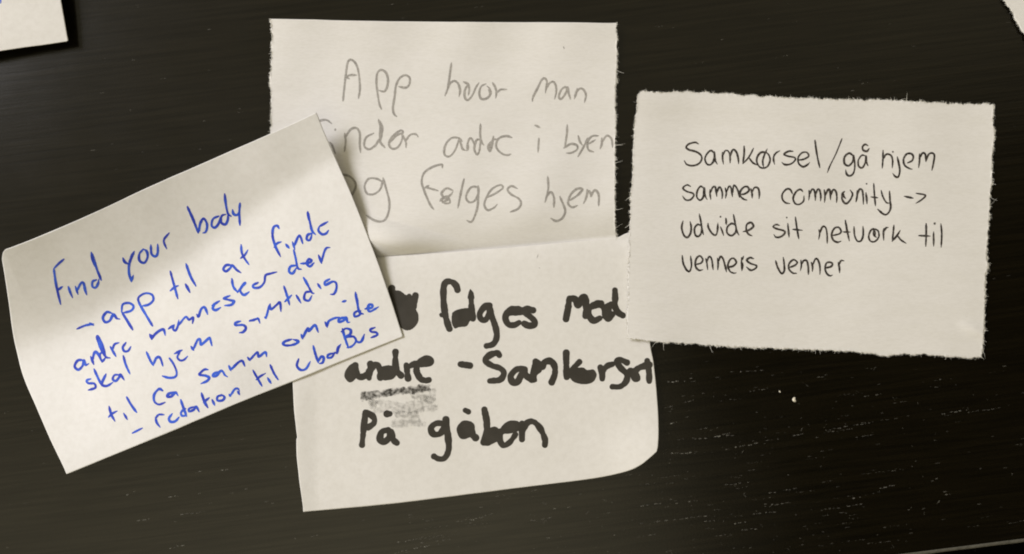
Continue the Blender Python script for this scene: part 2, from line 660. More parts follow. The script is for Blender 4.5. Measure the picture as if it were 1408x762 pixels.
W(nT, zT, M_pencil, P, Z(650, 70, 6.925,
  [(568, 480), (575, 440), (620, 350), (655, 280), (685, 262), (705, 290), (700, 350), (692, 400)],
  [(700, 360), (730, 310), (765, 295), (790, 330), (795, 390), (780, 460)],
  [(905, 365), (880, 345), (845, 370), (820, 430), (835, 460), (870, 430), (895, 380), (903, 350), (912, 400), (930, 460)],
  [(995, 360), (985, 400), (968, 455)], [(985, 400), (1020, 360), (1055, 370), (1078, 420), (1065, 490)]), seed=3)
W(nT, zT, M_pencil, P, Z(440, 150, 4.481,
  [(-40, 90), (0, 72), (40, 68), (72, 90)], [(93, 126), (95, 129)], [(60, 205), (75, 225), (95, 275)],
  [(152, 150), (158, 200), (150, 262)], [(155, 175), (190, 125), (225, 118), (245, 150), (245, 220), (250, 268)],
  [(330, 150), (285, 175), (272, 225), (300, 248), (340, 225), (368, 180)], [(360, 65), (372, 110), (368, 170), (372, 205), (400, 238)],
  [(362, 68), (383, 110), (376, 190)],
  [(430, 205), (470, 165), (510, 145), (495, 133), (445, 170), (425, 215), (445, 245), (480, 235), (503, 195), (510, 150)],
  [(500, 150), (528, 200), (530, 238)], [(525, 200), (555, 160), (590, 155), (605, 172)]), seed=4)
W(nT, zT, M_pencil, P, Z(600, 155, 10.883,
  [(385, 430), (350, 390), (290, 372), (220, 385), (155, 450), (118, 550), (125, 630), (180, 658), (240, 620), (295, 530), (340, 410), (370, 480), (395, 545), (450, 568)],
  [(458, 570), (465, 480), (485, 410), (510, 382), (540, 410), (560, 470)], [(470, 560), (478, 470)],
  [(655, 410), (610, 405), (580, 460), (568, 550), (605, 625), (640, 580), (655, 480), (655, 410)], [(660, 168), (655, 290), (660, 380), (675, 440), (710, 485)], [(664, 175), (662, 300)],
  [(855, 355), (840, 420), (790, 470), (770, 520), (800, 575), (830, 500), (855, 400)], [(785, 500), (815, 560)], [(800, 470), (825, 540)],
  [(810, 470), (860, 405), (930, 400)], [(1130, 372), (1050, 350), (960, 370), (910, 420), (893, 500), (930, 570), (1000, 622), (1065, 635), (1115, 620)]), seed=5)
W(nT, zT, M_pencil, P, Z(650, 150, 4.481, [(385, 100), (415, 115)], [(408, 180), (402, 267)]), seed=6)
W(nT, zT, M_pencil, P, Z(650, 150, 4.481, [(582, 95), (580, 150), (568, 235)], [(562, 240), (605, 215), (642, 225), (642, 250), (608, 270), (578, 272)],
  [(650, 165), (660, 200), (675, 222)], [(708, 180), (682, 235), (648, 295)], [(775, 165), (735, 168), (708, 205), (712, 250), (745, 265)],
  [(715, 215), (755, 190)], [(795, 180), (795, 215), (785, 245)], [(790, 215), (825, 165), (855, 185), (862, 235)]), clip=CT, seed=7)
W(nT, zT, M_pencil, P, Z(440, 150, 4.481, [(100, 440), (135, 405), (190, 420), (220, 465), (205, 515), (170, 550)],
  [(385, 450), (350, 430), (300, 430), (275, 475), (290, 520), (330, 525), (370, 495), (390, 430)],
  [(388, 425), (410, 500), (428, 580), (418, 650), (390, 690), (340, 688), (285, 655)]), seed=8)
W(nT, zT, M_pencil, P, Z(480, 190, 4.482, [(575, 182), (568, 163), (510, 180), (462, 215), (447, 270), (465, 330), (497, 405), (522, 440)],
  [(467, 307), (492, 292)], [(470, 302), (550, 325)], [(640, 322), (600, 310), (570, 340), (590, 368), (622, 352), (640, 330)],
  [(560, 388), (600, 360), (622, 395), (592, 402), (568, 378), (605, 365)], [(575, 398), (620, 372)], [(708, 252), (690, 330), (670, 432)],
  [(792, 300), (750, 305), (720, 360), (740, 395), (775, 385), (797, 340), (797, 295)], [(795, 295), (795, 390), (782, 460), (755, 515), (725, 508)])
  + Z(650, 150, 4.481, [(90, 545), (140, 520), (185, 487), (168, 468), (112, 500), (72, 580), (90, 622), (128, 610), (150, 588)],
      [(275, 490), (240, 475), (215, 495), (235, 525), (280, 550), (298, 580), (278, 615), (230, 635)]), seed=9)
W(nT, zT, M_pencil, P, Z(650, 150, 4.481, [(462, 415), (466, 480), (458, 530), (445, 575)], [(450, 545), (480, 512), (500, 545), (500, 605)],
  [(537, 540), (558, 590), (570, 630), (552, 672), (515, 690), (480, 673)],
  [(600, 562), (648, 530), (675, 495), (642, 492), (602, 530), (588, 580), (612, 605), (645, 595)],
  [(705, 497), (702, 540), (683, 582)], [(692, 555), (715, 505), (733, 540)], [(725, 540), (752, 500), (776, 530), (776, 597)]), seed=10)
W(nT, zT, M_pencil, 0.9, [[(774.5, 64), (776, 67.5)]], name='pencil_tick', seed=11)

# ---- marker note, bottom middle
wM = Waves(33, 0.16)


def zM(x, y):
    t = y - (355 - (x - 515) * 0.094)
    z = 0.62 + 1.25 * (1 - np.exp(-np.maximum(t, 0) / 17)) - 1.15 * sstep(y, 400, 690) + wM(x, y) * sstep(t, 0, 60)
    z = z - 0.75 * sstep(x, 730, 880) * sstep(y, 560, 420)
    z = z + 2.6 * np.exp(-((x - 915) ** 2 + (y - 640) ** 2) / 62.0 ** 2)
    z = z + 0.5 * sstep(x, 440, 405) * sstep(y, 500, 560)
    return np.maximum(z, 0.2)


nM = note('note written in thick black marker with a smeared fingerprint, its lower right corner curling', 655, 510)
eM = ([(393, 367), (450, 361), (515, 354.5), (600, 348), (700, 340), (800, 331), (846, 326.5), (853, 325), (860, 321.5), (872, 318), (884, 316)],
      [(884, 316), (889, 400), (894, 470), (899, 500), (904, 550), (905.5, 590), (904.5, 612), (903, 621)],
      [(417, 704), (480, 698), (560, 690), (680, 675), (780, 663), (830, 655.5), (862, 648), (880, 640), (893, 630), (903, 621)],
      [(393, 367), (398, 440), (402, 523), (404, 560), (407, 590), (408.5, 601), (407.5, 607), (409, 640), (417, 704)])
sheet(nM, eM, zM, M_paper, (), 200)
K = 4.35
CM = lambda X, Y: np.interp(Y, [470, 500, 550, 590], [894, 899, 904, 905.5]) - X - 0.4


def WM(strokes, **k):
    return W(nM, zM, M_mark, K, strokes, tp=False, step=0.6, rough=0.22, **k)


q = lambda ox, oy, sc, pts: [(ox + x / sc, oy + y / sc) for x, y in pts]
written(nM, 'scribbled_out_word', [(p, 4.3, False) for p in Z(520, 370, 6.35, [(118, 168), (122, 230)], [(270, 238), (272, 300)], [(325, 232), (312, 330)])], zM, M_mark,
        blobs=[q(520, 370, 6.35, [(60, 200), (95, 190), (150, 185), (195, 192), (240, 225), (275, 235), (330, 230), (338, 290), (330, 350), (350, 395), (352, 450), (325, 500),
                                  (285, 530), (240, 535), (200, 515), (120, 480), (40, 330)])], step=0.6, seed=30, rough=0.25)
WM(Z(520, 370, 6.35, [(692, 182), (680, 145), (640, 112), (592, 115), (572, 160), (570, 260), (580, 370), (600, 460), (622, 522)],
     [(812, 215), (812, 280), (816, 350), (826, 432)], [(970, 320), (930, 330), (887, 390), (900, 440), (940, 440), (965, 390), (975, 330), (995, 420), (1028, 520), (1033, 600), (1003, 655), (945, 672)])
   + Z(560, 370, 6.35, [(880, 382), (950, 380), (1005, 365), (960, 345), (895, 358), (857, 420), (880, 480), (930, 490), (975, 468)],
       [(1098, 360), (1040, 352), (1022, 372), (1065, 410), (1108, 450), (1108, 487), (1060, 495), (1022, 478)]),
   blobs=[q(520, 370, 6.35, [(645, 382), (690, 355), (770, 340), (805, 352), (832, 420), (800, 458), (770, 500), (705, 508), (670, 520), (648, 490), (640, 440)]),
          q(520, 370, 6.35, [(803, 172), (828, 205), (838, 260), (785, 260), (788, 210)]),
          q(520, 370, 6.35, [(530, 398), (545, 382), (580, 385), (580, 418), (545, 420)])], seed=31)
WM(Z(690, 370, 6.35, [(588, 255), (580, 330), (560, 436)], [(590, 255), (640, 265), (665, 318), (700, 255), (728, 252), (735, 330), (730, 410)],
     [(868, 300), (825, 298), (768, 340), (760, 400), (800, 450), (855, 430)], [(955, 315), (912, 335), (900, 390), (928, 432), (965, 395)],
     [(988, 185), (990, 260), (988, 325), (1015, 378), (1055, 405)]),
   blobs=[q(690, 370, 6.35, [(790, 355), (800, 320), (860, 290), (910, 310), (950, 300), (960, 400), (930, 440), (880, 430), (862, 345)])], seed=32)
WM(Z(460, 470, 5.861, [(168, 190), (130, 210), (102, 260), (125, 300), (160, 265)], [(175, 240), (195, 282), (235, 280), (265, 260)],
     [(288, 180), (290, 230), (278, 292)], [(280, 240), (318, 188), (350, 192), (365, 240), (368, 290)], [(430, 215), (385, 260), (410, 290), (450, 270), (478, 235)],
     [(491, 82), (490, 170), (500, 230), (535, 272)], [(578, 190), (585, 240), (592, 296)], [(600, 200), (640, 180), (690, 165)],
     [(700, 185), (770, 170), (765, 140), (725, 135), (680, 170), (660, 230), (690, 295), (730, 312), (760, 308)]),
   blobs=[q(460, 470, 5.861, [(130, 195), (185, 190), (195, 245), (165, 300), (120, 300), (95, 260)]), q(460, 470, 5.861, [(370, 200), (450, 190), (510, 230), (470, 300), (380, 300)]),
          q(460, 470, 5.861, [(680, 150), (730, 125), (780, 145), (785, 185), (700, 190)])], seed=33)
W(nM, zM, M_mark, 4.0, Z(460, 470, 5.861, [(1015, 181), (1055, 187), (1090, 192)]), name='marker_dash', tp=False, step=0.6, seed=34)
WM(Z(660, 460, 5.632, [(150, 162), (135, 143), (80, 158), (40, 200), (90, 240), (155, 262), (185, 300), (155, 350), (75, 360)],
     [(350, 268), (285, 270), (238, 320), (252, 368), (288, 370), (318, 315), (345, 270), (350, 310), (400, 350)],
     [(430, 208), (420, 280), (412, 345)], [(440, 212), (480, 250), (500, 215), (548, 208), (578, 250), (578, 310), (555, 370)],
     [(667, 142), (668, 230), (672, 330)], [(770, 212), (725, 260), (695, 310)], [(700, 300), (735, 340)],
     [(932, 255), (945, 300), (946, 342)], [(945, 285), (985, 245), (1025, 230)],
     [(1138, 218), (1090, 197), (1062, 212), (1090, 260), (1138, 310), (1130, 365), (1085, 403), (1025, 405)],
     [(1165, 285), (1200, 340), (1212, 345)], [(1185, 305), (1225, 262), (1270, 245), (1310, 235)], [(1295, 205), (1308, 290), (1310, 362)]),
   blobs=[q(660, 460, 5.632, [(690, 290), (720, 265), (795, 255), (830, 275), (880, 272), (903, 315), (875, 368), (810, 386), (735, 372), (700, 340)]),
          q(660, 460, 5.632, [(1160, 270), (1200, 262), (1240, 320), (1235, 360), (1190, 365), (1165, 330)]),
          q(660, 460, 5.632, [(400, 235), (470, 215), (480, 280), (440, 320), (440, 365), (380, 365)])], clip=CM, seed=35)
WM(Z(470, 550, 4.542, [(148, 78), (138, 160), (126, 282)], [(155, 80), (195, 105), (202, 142), (165, 172)],
     [(290, 188), (250, 200), (238, 245), (262, 262), (292, 240), (305, 200), (322, 248), (343, 268)], [(282, 87), (298, 87)]), seed=36)
WM(Z(470, 550, 4.542, [(632, 148), (590, 147), (557, 175), (570, 212), (610, 212), (640, 175), (650, 125)], [(650, 122), (662, 220), (667, 310), (642, 362), (605, 368), (575, 353)],
     [(800, 150), (760, 148), (738, 190), (755, 225), (790, 210), (806, 160), (815, 215), (835, 236)], [(770, 65), (790, 74)],
     [(890, 60), (905, 140), (902, 220), (885, 265)], [(915, 190), (960, 192), (970, 235), (920, 265), (885, 268)],
     [(980, 200), (1040, 190), (1085, 178), (1092, 152), (1045, 152), (1005, 190), (985, 240), (1008, 283), (1048, 265), (1085, 215)],
     [(1125, 148), (1125, 246)], [(1128, 190), (1160, 142), (1200, 138), (1240, 180), (1268, 245), (1268, 282)]),
   blobs=[q(470, 550, 4.542, [(735, 165), (775, 140), (815, 160), (810, 225), (760, 240), (725, 210)]), q(470, 550, 4.542, [(885, 190), (930, 175), (985, 190), (975, 240), (920, 270), (870, 265)])], seed=37)


def gran_band(seed, thr, amp, L0=2.2, L1=9):
    wv = Grain(seed, L0 * 2.0, 2)
    return lambda F, X, Y: np.where(F > -3, np.minimum(F, 1.2) * 0.5 + 1.3 * amp * wv(X, Y) - thr, F)


def smudge(strokes, rad, thr, amp, sd, mat=M_smudge):
    return written(nM, 'ink_smudge', [(s, rad, False) for s in strokes], zM, mat, step=0.55, rough=0.0, soft=2.2, gran=gran_band(sd, thr, amp), seed=sd)


M_smear2 = ink_mat('faint_smeared_marker', (0.10, 0.095, 0.08), (0.13, 0.12, 0.10), 0.36, 0.6, 1200, lo=0.38, hi=0.62)
smudge(Z(460, 470, 5.861, [(285, 432), (400, 415), (520, 398)], [(545, 395), (610, 385)], [(635, 400), (690, 378), (745, 375)], [(240, 430), (241, 455)]), 3.6, -0.2, 0.75, 60)
smudge(Z(460, 470, 5.861, [(310, 490), (400, 500), (520, 520), (620, 500), (760, 470), (790, 400)], [(340, 540), (420, 540), (560, 545), (700, 540), (800, 530)]), 4.6, 0.3, 0.85, 61, M_smear2)
smudge(Z(460, 470, 5.861, [(500, 580), (580, 585), (660, 590)], [(490, 660), (600, 655), (700, 660)], [(300, 500), (320, 505)], [(640, 430), (780, 470)]), 4.2, 0.15, 0.85, 62, M_smear2)
W(nM, zM, M_pencil, 0.6, [[(740, 350), (738, 355.5)], [(741, 368), (742.5, 369)]], name='pencil_tick', seed=38)

# ---- fineliner note, right
wR = Waves(45, 0.30, 90, 300)


def zR(x, y):
    z = 0.75 + 1.25 * sstep(x, 1090, 870) * sstep(y, 180, 340) + 0.35 * sstep(x, 960, 870) + wR(x, y)
    z = z + 0.9 * sstep(y, 178, 130) * sstep(x, 1300, 900)
    # little dent by the lower right edge
    t = (y - 452) - (x - 1335) * 0.35
    z = z + 0.55 * np.exp(-(t / 9.0) ** 2) * sstep(x, 1312, 1345)
    return np.maximum(z, 0.3)


nR = note('note in neat thin black pen, torn ragged on all four sides', 1115, 305)
eR = ([(877, 131), (880, 127.5), (884, 125.8), (900, 126), (960, 127), (1020, 131), (1080, 133.5), (1140, 136), (1240, 139.5), (1300, 142), (1350, 143.5), (1367, 144)],
      [(1367, 144), (1365.5, 165), (1367.5, 185), (1364, 215), (1364.5, 240), (1361, 280), (1359, 320), (1356, 350), (1358, 367), (1355, 378), (1354.5, 410), (1353, 440), (1352, 470), (1349, 491)],
      [(862.5, 465), (893, 469), (980, 475), (1060, 478), (1130, 481), (1196, 485), (1208, 489), (1220, 489.5), (1232, 487), (1280, 488), (1330, 491.5), (1349, 491)],
      [(877, 131), (876, 140), (874, 165), (871, 200), (870.5, 230), (867.5, 265), (867, 290), (865.5, 325), (864, 380), (863, 430), (862.5, 465)])
sheet(nR, eR, zR, M_torn, ('top', 'bottom', 'left', 'right'), 300)
L = 1.38
A = (930, 180, 6.926)
B = (1110, 180, 6.35)
D = (925, 280, 6.925)
E = (1110, 280, 6.925)


def WR(strokes, **k):
    return W(nR, zR, M_liner, L, strokes, **k)


WR(Z(*A, [(210, 125), (180, 110), (120, 125), (93, 155), (120, 180), (190, 200), (235, 235), (240, 275), (210, 315), (155, 332), (100, 320), (75, 285)],
     [(360, 215), (330, 188), (295, 215), (272, 265), (290, 315), (325, 322), (355, 285), (363, 235), (360, 205), (370, 280), (390, 318)],
     [(440, 205), (440, 260), (448, 318)], [(445, 230), (465, 190), (495, 195), (510, 240), (512, 305)], [(515, 240), (530, 190), (550, 180), (575, 210), (590, 270), (592, 315)],
     [(645, 145), (645, 220), (632, 315)], [(735, 165), (690, 250), (635, 312)], [(690, 255), (730, 305), (775, 328)],
     [(860, 208), (810, 205), (775, 240), (765, 290), (790, 340), (830, 355), (870, 335), (892, 280), (880, 230), (850, 202)], [(865, 172), (838, 230), (822, 290), (830, 345)],
     [(930, 225), (925, 270), (935, 318)], [(930, 240), (950, 210), (985, 190)],
     [(1110, 195), (1070, 195), (1025, 222), (1060, 240), (1125, 255), (1130, 280), (1090, 315), (1035, 322), (1003, 300)],
     [(1165, 278), (1215, 270), (1260, 240), (1240, 205), (1195, 210), (1160, 255), (1165, 310), (1205, 342), (1245, 325), (1270, 300)])
   + Z(*B, [(67, 82), (80, 180), (95, 260), (110, 322)]), seed=70)
W(nR, zR, M_liner, 1.0, Z(*B, [(303, 68), (250, 200), (200, 300), (175, 365)]), name='pen_slash', seed=71)
WR(Z(*B, [(400, 218), (365, 195), (325, 230), (325, 285), (360, 305), (395, 270), (403, 215), (415, 300), (405, 365), (375, 393), (345, 380), (335, 340)],
     [(505, 217), (475, 215), (445, 260), (450, 310), (480, 322), (505, 280), (513, 220), (515, 270), (530, 305)],
     [(540, 155), (520, 178), (490, 170), (482, 140), (505, 118), (530, 130)]), seed=72)
WR(Z(*B, [(662, 170), (660, 250), (655, 325)], [(660, 250), (690, 205), (730, 215), (745, 260), (742, 325)], [(747, 182), (749, 184)],
     [(785, 225), (800, 290), (808, 350), (795, 400), (770, 400), (745, 370)],
     [(875, 280), (915, 260), (925, 220), (900, 198), (865, 205), (840, 250), (850, 300), (890, 328), (915, 335)],
     [(980, 200), (980, 260), (972, 322)], [(980, 240), (1005, 195), (1030, 205), (1036, 270)], [(1038, 260), (1060, 205), (1095, 195), (1110, 220), (1100, 290), (1088, 345)]), seed=73)
WR(Z(*A, [(135, 530), (100, 515), (62, 545), (95, 575), (155, 595), (165, 620), (135, 655), (90, 658), (58, 620)],
     [(260, 545), (230, 530), (200, 570), (195, 630), (225, 660), (255, 630), (265, 545), (275, 620), (293, 655)],
     [(320, 560), (320, 600), (328, 655)], [(325, 590), (345, 540), (370, 535), (380, 590), (385, 625)], [(385, 590), (405, 540), (425, 550), (438, 600), (435, 645)],
     [(465, 545), (475, 590), (468, 640)], [(475, 590), (500, 530), (520, 545), (535, 630)], [(533, 600), (545, 525), (565, 530), (590, 580), (600, 635)],
     [(605, 605), (650, 600), (690, 570), (680, 535), (645, 535), (610, 575), (610, 620), (640, 650), (670, 660)],
     [(710, 550), (720, 600), (722, 640)], [(718, 590), (745, 540), (780, 550), (790, 600), (787, 645)]), seed=74)
WR(Z(*A, [(1105, 600), (1085, 560), (1050, 555), (1010, 600), (1010, 650), (1040, 685), (1080, 692)],
     [(1205, 580), (1180, 558), (1140, 580), (1112, 640), (1130, 690), (1170, 700), (1210, 670), (1215, 620)])
   + Z(*B, [(15, 520), (18, 560), (12, 605)], [(20, 560), (40, 512), (60, 520), (70, 570), (70, 608)], [(72, 560), (90, 512), (108, 520), (118, 570), (115, 612)],
       [(148, 515), (155, 570), (150, 625)], [(155, 570), (180, 515), (198, 525), (203, 600)], [(203, 570), (225, 515), (250, 530), (258, 580), (255, 628)],
       [(325, 530), (305, 550), (305, 600), (335, 635), (370, 610), (395, 555), (375, 517)], [(312, 535), (318, 572), (335, 590)],
       [(435, 520), (435, 570), (425, 620)], [(435, 560), (455, 512), (480, 520), (488, 580), (490, 640)], [(517, 461), (519, 463)], [(512, 540), (518, 590), (522, 638)],
       [(580, 458), (585, 540), (595, 655)], [(557, 577), (617, 585)], [(645, 520), (660, 575), (690, 625), (718, 632)],
       [(718, 525), (722, 600), (728, 670), (705, 720), (670, 730), (615, 685)]), seed=75)
W(nR, zR, M_liner, L, Z(*B, [(848, 572), (925, 588)], [(950, 545), (1030, 562), (1000, 600), (950, 632)]), name='pen_arrow', seed=76)
WR(Z(*D, [(98, 165), (85, 230), (105, 300), (140, 322), (170, 280), (175, 220), (165, 170)],
     [(268, 210), (235, 200), (207, 240), (215, 300), (245, 312), (270, 280), (275, 220)], [(252, 98), (265, 160), (280, 250), (292, 295)],
     [(335, 190), (340, 230), (375, 285), (410, 300), (425, 260), (430, 185)], [(455, 222), (470, 260), (485, 305)], [(454, 124), (456, 127)], [(505, 140), (512, 200)], [(510, 145), (506, 195)],
     [(602, 208), (560, 190), (520, 225), (518, 280), (560, 305), (600, 270), (605, 215)], [(578, 105), (595, 190), (610, 260), (630, 300)],
     [(670, 268), (730, 250), (768, 215), (745, 180), (705, 200), (700, 250), (720, 290), (755, 308)]), seed=77)
WR(Z(*D, [(1015, 208), (985, 200), (955, 220), (990, 240), (1060, 260), (1065, 285), (1030, 315), (985, 320), (962, 295)], [(1084, 132), (1086, 134)],
     [(1095, 190), (1102, 260), (1108, 322)], [(1168, 128), (1180, 220), (1200, 335)], [(1142, 245), (1235, 255)]), seed=78)
WR(Z(*E, [(110, 250), (118, 290), (108, 340)], [(115, 290), (145, 222), (175, 230), (188, 290), (190, 380)],
     [(235, 305), (300, 290), (322, 265), (300, 228), (260, 235), (232, 290), (245, 345), (285, 368), (322, 358)],
     [(362, 160), (380, 260), (400, 355)], [(340, 270), (410, 272)], [(445, 220), (450, 300), (475, 355), (510, 355), (532, 300), (530, 215)],
     [(655, 242), (610, 250), (585, 310), (600, 355), (640, 362), (680, 320), (675, 262), (640, 242)], [(630, 255), (635, 300), (658, 322)], [(640, 255), (648, 300)],
     [(728, 240), (725, 290), (728, 350)], [(728, 265), (750, 232), (770, 228)], [(825, 205), (818, 280), (808, 362)], [(885, 255), (850, 310), (808, 360)], [(855, 300), (890, 345), (940, 378)]), seed=79)
WR(Z(*E, [(1132, 190), (1132, 300), (1128, 408)], [(1062, 305), (1172, 310)], [(1203, 270), (1203, 408)], [(1212, 189), (1214, 191)], [(1272, 190), (1280, 280), (1275, 415)]), seed=80)
WR(Z(*D, [(90, 495), (100, 570), (130, 630), (160, 645), (178, 590), (170, 500)],
     [(220, 580), (270, 565), (285, 530), (255, 498), (220, 535), (218, 600), (250, 635), (285, 630)], [(315, 525), (325, 570), (332, 630)], [(325, 560), (345, 505), (370, 530), (385, 630)],
     [(425, 520), (432, 570), (428, 630)], [(430, 560), (455, 505), (480, 530), (500, 600), (512, 650)],
     [(525, 605), (575, 595), (605, 560), (580, 522), (545, 535), (525, 590), (545, 645), (580, 662), (605, 660)],
     [(655, 515), (655, 580), (658, 640)], [(655, 545), (675, 500)], [(666, 565), (664, 630)], [(770, 525), (735, 515), (705, 540), (740, 570), (795, 590), (790, 615), (745, 635), (702, 605)]), seed=81)
WR(Z(*D, [(980, 545), (1000, 610), (1035, 665), (1062, 640), (1060, 570), (1052, 510)],
     [(1105, 610), (1160, 590), (1185, 560), (1150, 535), (1110, 570), (1105, 620), (1140, 660), (1178, 665)], [(1220, 540), (1225, 590), (1215, 640)], [(1222, 585), (1245, 545), (1275, 545), (1290, 600), (1292, 675)])
   + Z(*E, [(38, 560), (50, 600), (48, 645)], [(48, 590), (80, 525), (105, 545), (120, 600), (120, 675)],
       [(170, 615), (225, 600), (240, 575), (215, 558), (180, 570), (170, 620), (185, 665), (215, 688), (238, 682)], [(295, 560), (305, 610), (308, 660)], [(300, 590), (320, 545), (350, 545)]), seed=82)

# ---- ballpoint note, left: its top end folds up off the table
wB = Waves(57, 0.20, 80, 200)


def zB(x, y):
    s = (x - 5) * 0.915 - (y - 345) * 0.404
    d = (x - 5) * 0.404 + (y - 345) * 0.915
    q_ = np.clip(s, -30, 500) / 470.0
    cd = 136 + 36 * q_ - 242 * q_ ** 2 + 138 * q_ ** 3
    kk = 12 - 10.5 * q_ + 3.5 * q_ ** 2
    t = (cd - d) / kk
    soft = kk * np.where(t > 20, t, np.log1p(np.exp(np.minimum(t, 20))))
    z = 0.55 + 2.5 * sstep(x, 60, 400) + 1.7 * np.clip((335 - d) / 300, 0, 1) ** 1.2 * sstep(s, 290, 470)
    z = z + 3.4 * sstep(d, 110, 330) * sstep(s, 290, 60)          # lower left end stands off the board
    z = z - 0.95 * sstep(d, 240, 335) * sstep(s, 200, 300)
    z = z + wB(x, y) + 0.104 * soft * (1 - 0.42 * np.clip(q_, 0, 1))
    return np.maximum(z, 0.2)


nB = note('tilted note in blue ballpoint, its top end folded up, overlapping two notes', 280, 405)
eB = ([(4.2, 347), (8, 343), (18, 339.5), (59, 323.5), (113, 300), (200, 259.5), (300, 215.5), (400, 171), (435, 154.5)],
      [(435, 154.5), (449, 189), (467, 230), (485, 271), (514, 345), (536, 407), (554, 463)],
      [(91.5, 652), (180, 616), (270, 578.5), (330, 553.5), (403, 524), (470, 496.5), (554, 463)],
      [(4.2, 347), (3, 357), (6, 375), (12, 415), (18, 458), (24.5, 489), (33, 520), (50, 560), (70, 606), (91.5, 652)])
sheet(nB, eB, zB, M_white, (), 400)
G = 1.78
b1 = (60, 260, 4.481)
b2 = (200, 250, 5.08)
b3 = (300, 270, 5.078)
b4 = (90, 380, 4.7625)
b5 = (200, 340, 4.7625)
b6 = (340, 350, 5.079)
b7 = (130, 480, 5.445)
b8 = (320, 400, 4.764)


def WB(strokes, **k):
    return W(nB, zB, M_ball, G, strokes, **k)


WB(Z(*b1, [(125, 432), (90, 462), (62, 492)], [(62, 490), (75, 580), (90, 650), (105, 712)], [(86, 624), (115, 602)], [(152, 602), (165, 640), (178, 670)],
     [(195, 600), (212, 650)], [(203, 632), (230, 580), (246, 582), (255, 620), (265, 652)], [(325, 560), (302, 570), (300, 600), (320, 608), (335, 582), (340, 555)],
     [(293, 390), (310, 440), (330, 500), (355, 562)], [(294, 395), (302, 435), (318, 480)], [(300, 410), (325, 480)]), seed=110)
WB(Z(*b1, [(488, 425), (500, 450), (522, 462)], [(558, 385), (530, 450), (525, 510), (540, 572)], [(540, 570), (552, 532)], [(552, 390), (532, 435)],
     [(615, 370), (590, 400), (590, 440), (620, 455), (640, 420), (635, 385), (612, 368)], [(660, 345), (665, 400), (690, 415), (703, 390), (702, 340)])
   + Z(*b2, [(165, 358), (128, 410), (148, 470)]), seed=111)
WB(Z(*b2, [(293, 175), (335, 270), (368, 358)], [(370, 355), (385, 285), (408, 258), (430, 300), (422, 348), (400, 358)], [(512, 240), (472, 260), (462, 305), (485, 320), (512, 290), (522, 250)],
     [(560, 228), (532, 240), (530, 285), (558, 298), (575, 265), (575, 225)], [(553, 85), (560, 150), (575, 220), (598, 242)], [(608, 195), (615, 225), (640, 232), (655, 205)], [(660, 150), (655, 220), (660, 305)]), seed=112)
W(nB, zB, M_ball, 1.6, Z(*b4, [(75, 345), (130, 322), (185, 312)], [(158, 305), (185, 322)]), name='pen_dash', seed=113)
WB(Z(*b4, [(305, 242), (270, 235), (245, 270), (260, 300), (290, 290), (313, 250), (335, 275), (355, 280)],
     [(440, 350), (400, 285), (365, 228)], [(368, 230), (375, 185), (415, 175), (445, 195), (430, 225), (375, 240)],
     [(570, 325), (525, 250), (485, 180), (478, 140), (520, 112), (565, 120), (575, 155), (545, 185), (500, 195)]), seed=114)
WB(Z(*b5, [(162, 158), (185, 240), (212, 338)], [(163, 285), (190, 262), (215, 252)], [(164, 162), (172, 195)], [(180, 275), (195, 255)], [(262, 242), (292, 298)], [(265, 108), (295, 190), (330, 255)]), seed=115)
WB(Z(*b3, [(90, 480), (55, 482), (36, 508), (55, 524), (85, 500), (98, 482), (130, 515), (160, 535)], [(160, 338), (165, 395), (185, 435), (215, 478)], [(158, 432), (185, 410), (207, 375)]), seed=116)
WB(Z(*b3, [(425, 225), (410, 205), (385, 220), (380, 280), (400, 350), (435, 422)], [(390, 357), (410, 330), (440, 318)], [(472, 335), (495, 362)], [(518, 318), (535, 372)], [(528, 352), (560, 280), (575, 285), (590, 330)],
     [(655, 258), (625, 270), (618, 300), (640, 305), (655, 265)], [(625, 108), (640, 180), (655, 240), (680, 268)], [(622, 115), (635, 175)], [(765, 178), (703, 212)], [(705, 212), (700, 240), (725, 265), (752, 260), (770, 238)]), seed=117)
WB(Z(*b4, [(115, 548), (80, 552), (60, 590), (85, 612), (112, 585), (120, 550), (132, 580), (152, 572)], [(165, 525), (185, 577)], [(175, 555), (190, 500), (210, 505), (240, 562)],
     [(255, 490), (225, 512), (240, 555), (264, 530)], [(212, 388), (206, 400), (235, 480), (265, 528), (292, 535)], [(213, 390), (242, 455), (262, 520)], [(293, 460), (330, 525)], [(305, 490), (320, 447), (350, 435)],
     [(395, 435), (375, 465), (385, 490), (410, 488), (428, 460)]), seed=118)
WB(Z(*b5, [(28, 570), (42, 605)], [(40, 604), (58, 575), (90, 548), (118, 540), (130, 578)], [(30, 575), (48, 585)], [(150, 535), (188, 508)], [(188, 510), (180, 535), (197, 545), (212, 515), (218, 476)],
     [(218, 510), (262, 457), (285, 475), (312, 460), (308, 500)], [(335, 440), (347, 453), (365, 405), (388, 395), (407, 440)], [(435, 382), (485, 352)], [(455, 372), (440, 400), (460, 412), (492, 395)],
     [(552, 318), (512, 335), (545, 345), (580, 355), (560, 378), (518, 382)])
   + Z(*b3, [(95, 575), (105, 630), (135, 670)], [(135, 672), (175, 615), (187, 608), (155, 650), (165, 680), (185, 688), (215, 668)],
       [(278, 603), (245, 620), (250, 638), (290, 635), (322, 600), (330, 553), (365, 540), (410, 528)]), seed=119)
WB(Z(*b3, [(545, 483), (505, 490), (495, 525), (520, 538), (545, 500)], [(527, 375), (540, 430), (555, 500), (580, 510)], [(575, 470), (632, 465), (652, 448), (632, 440), (618, 468), (640, 490), (668, 465)],
     [(700, 410), (722, 468)], [(720, 465), (738, 395), (755, 362), (780, 358)]), seed=120)
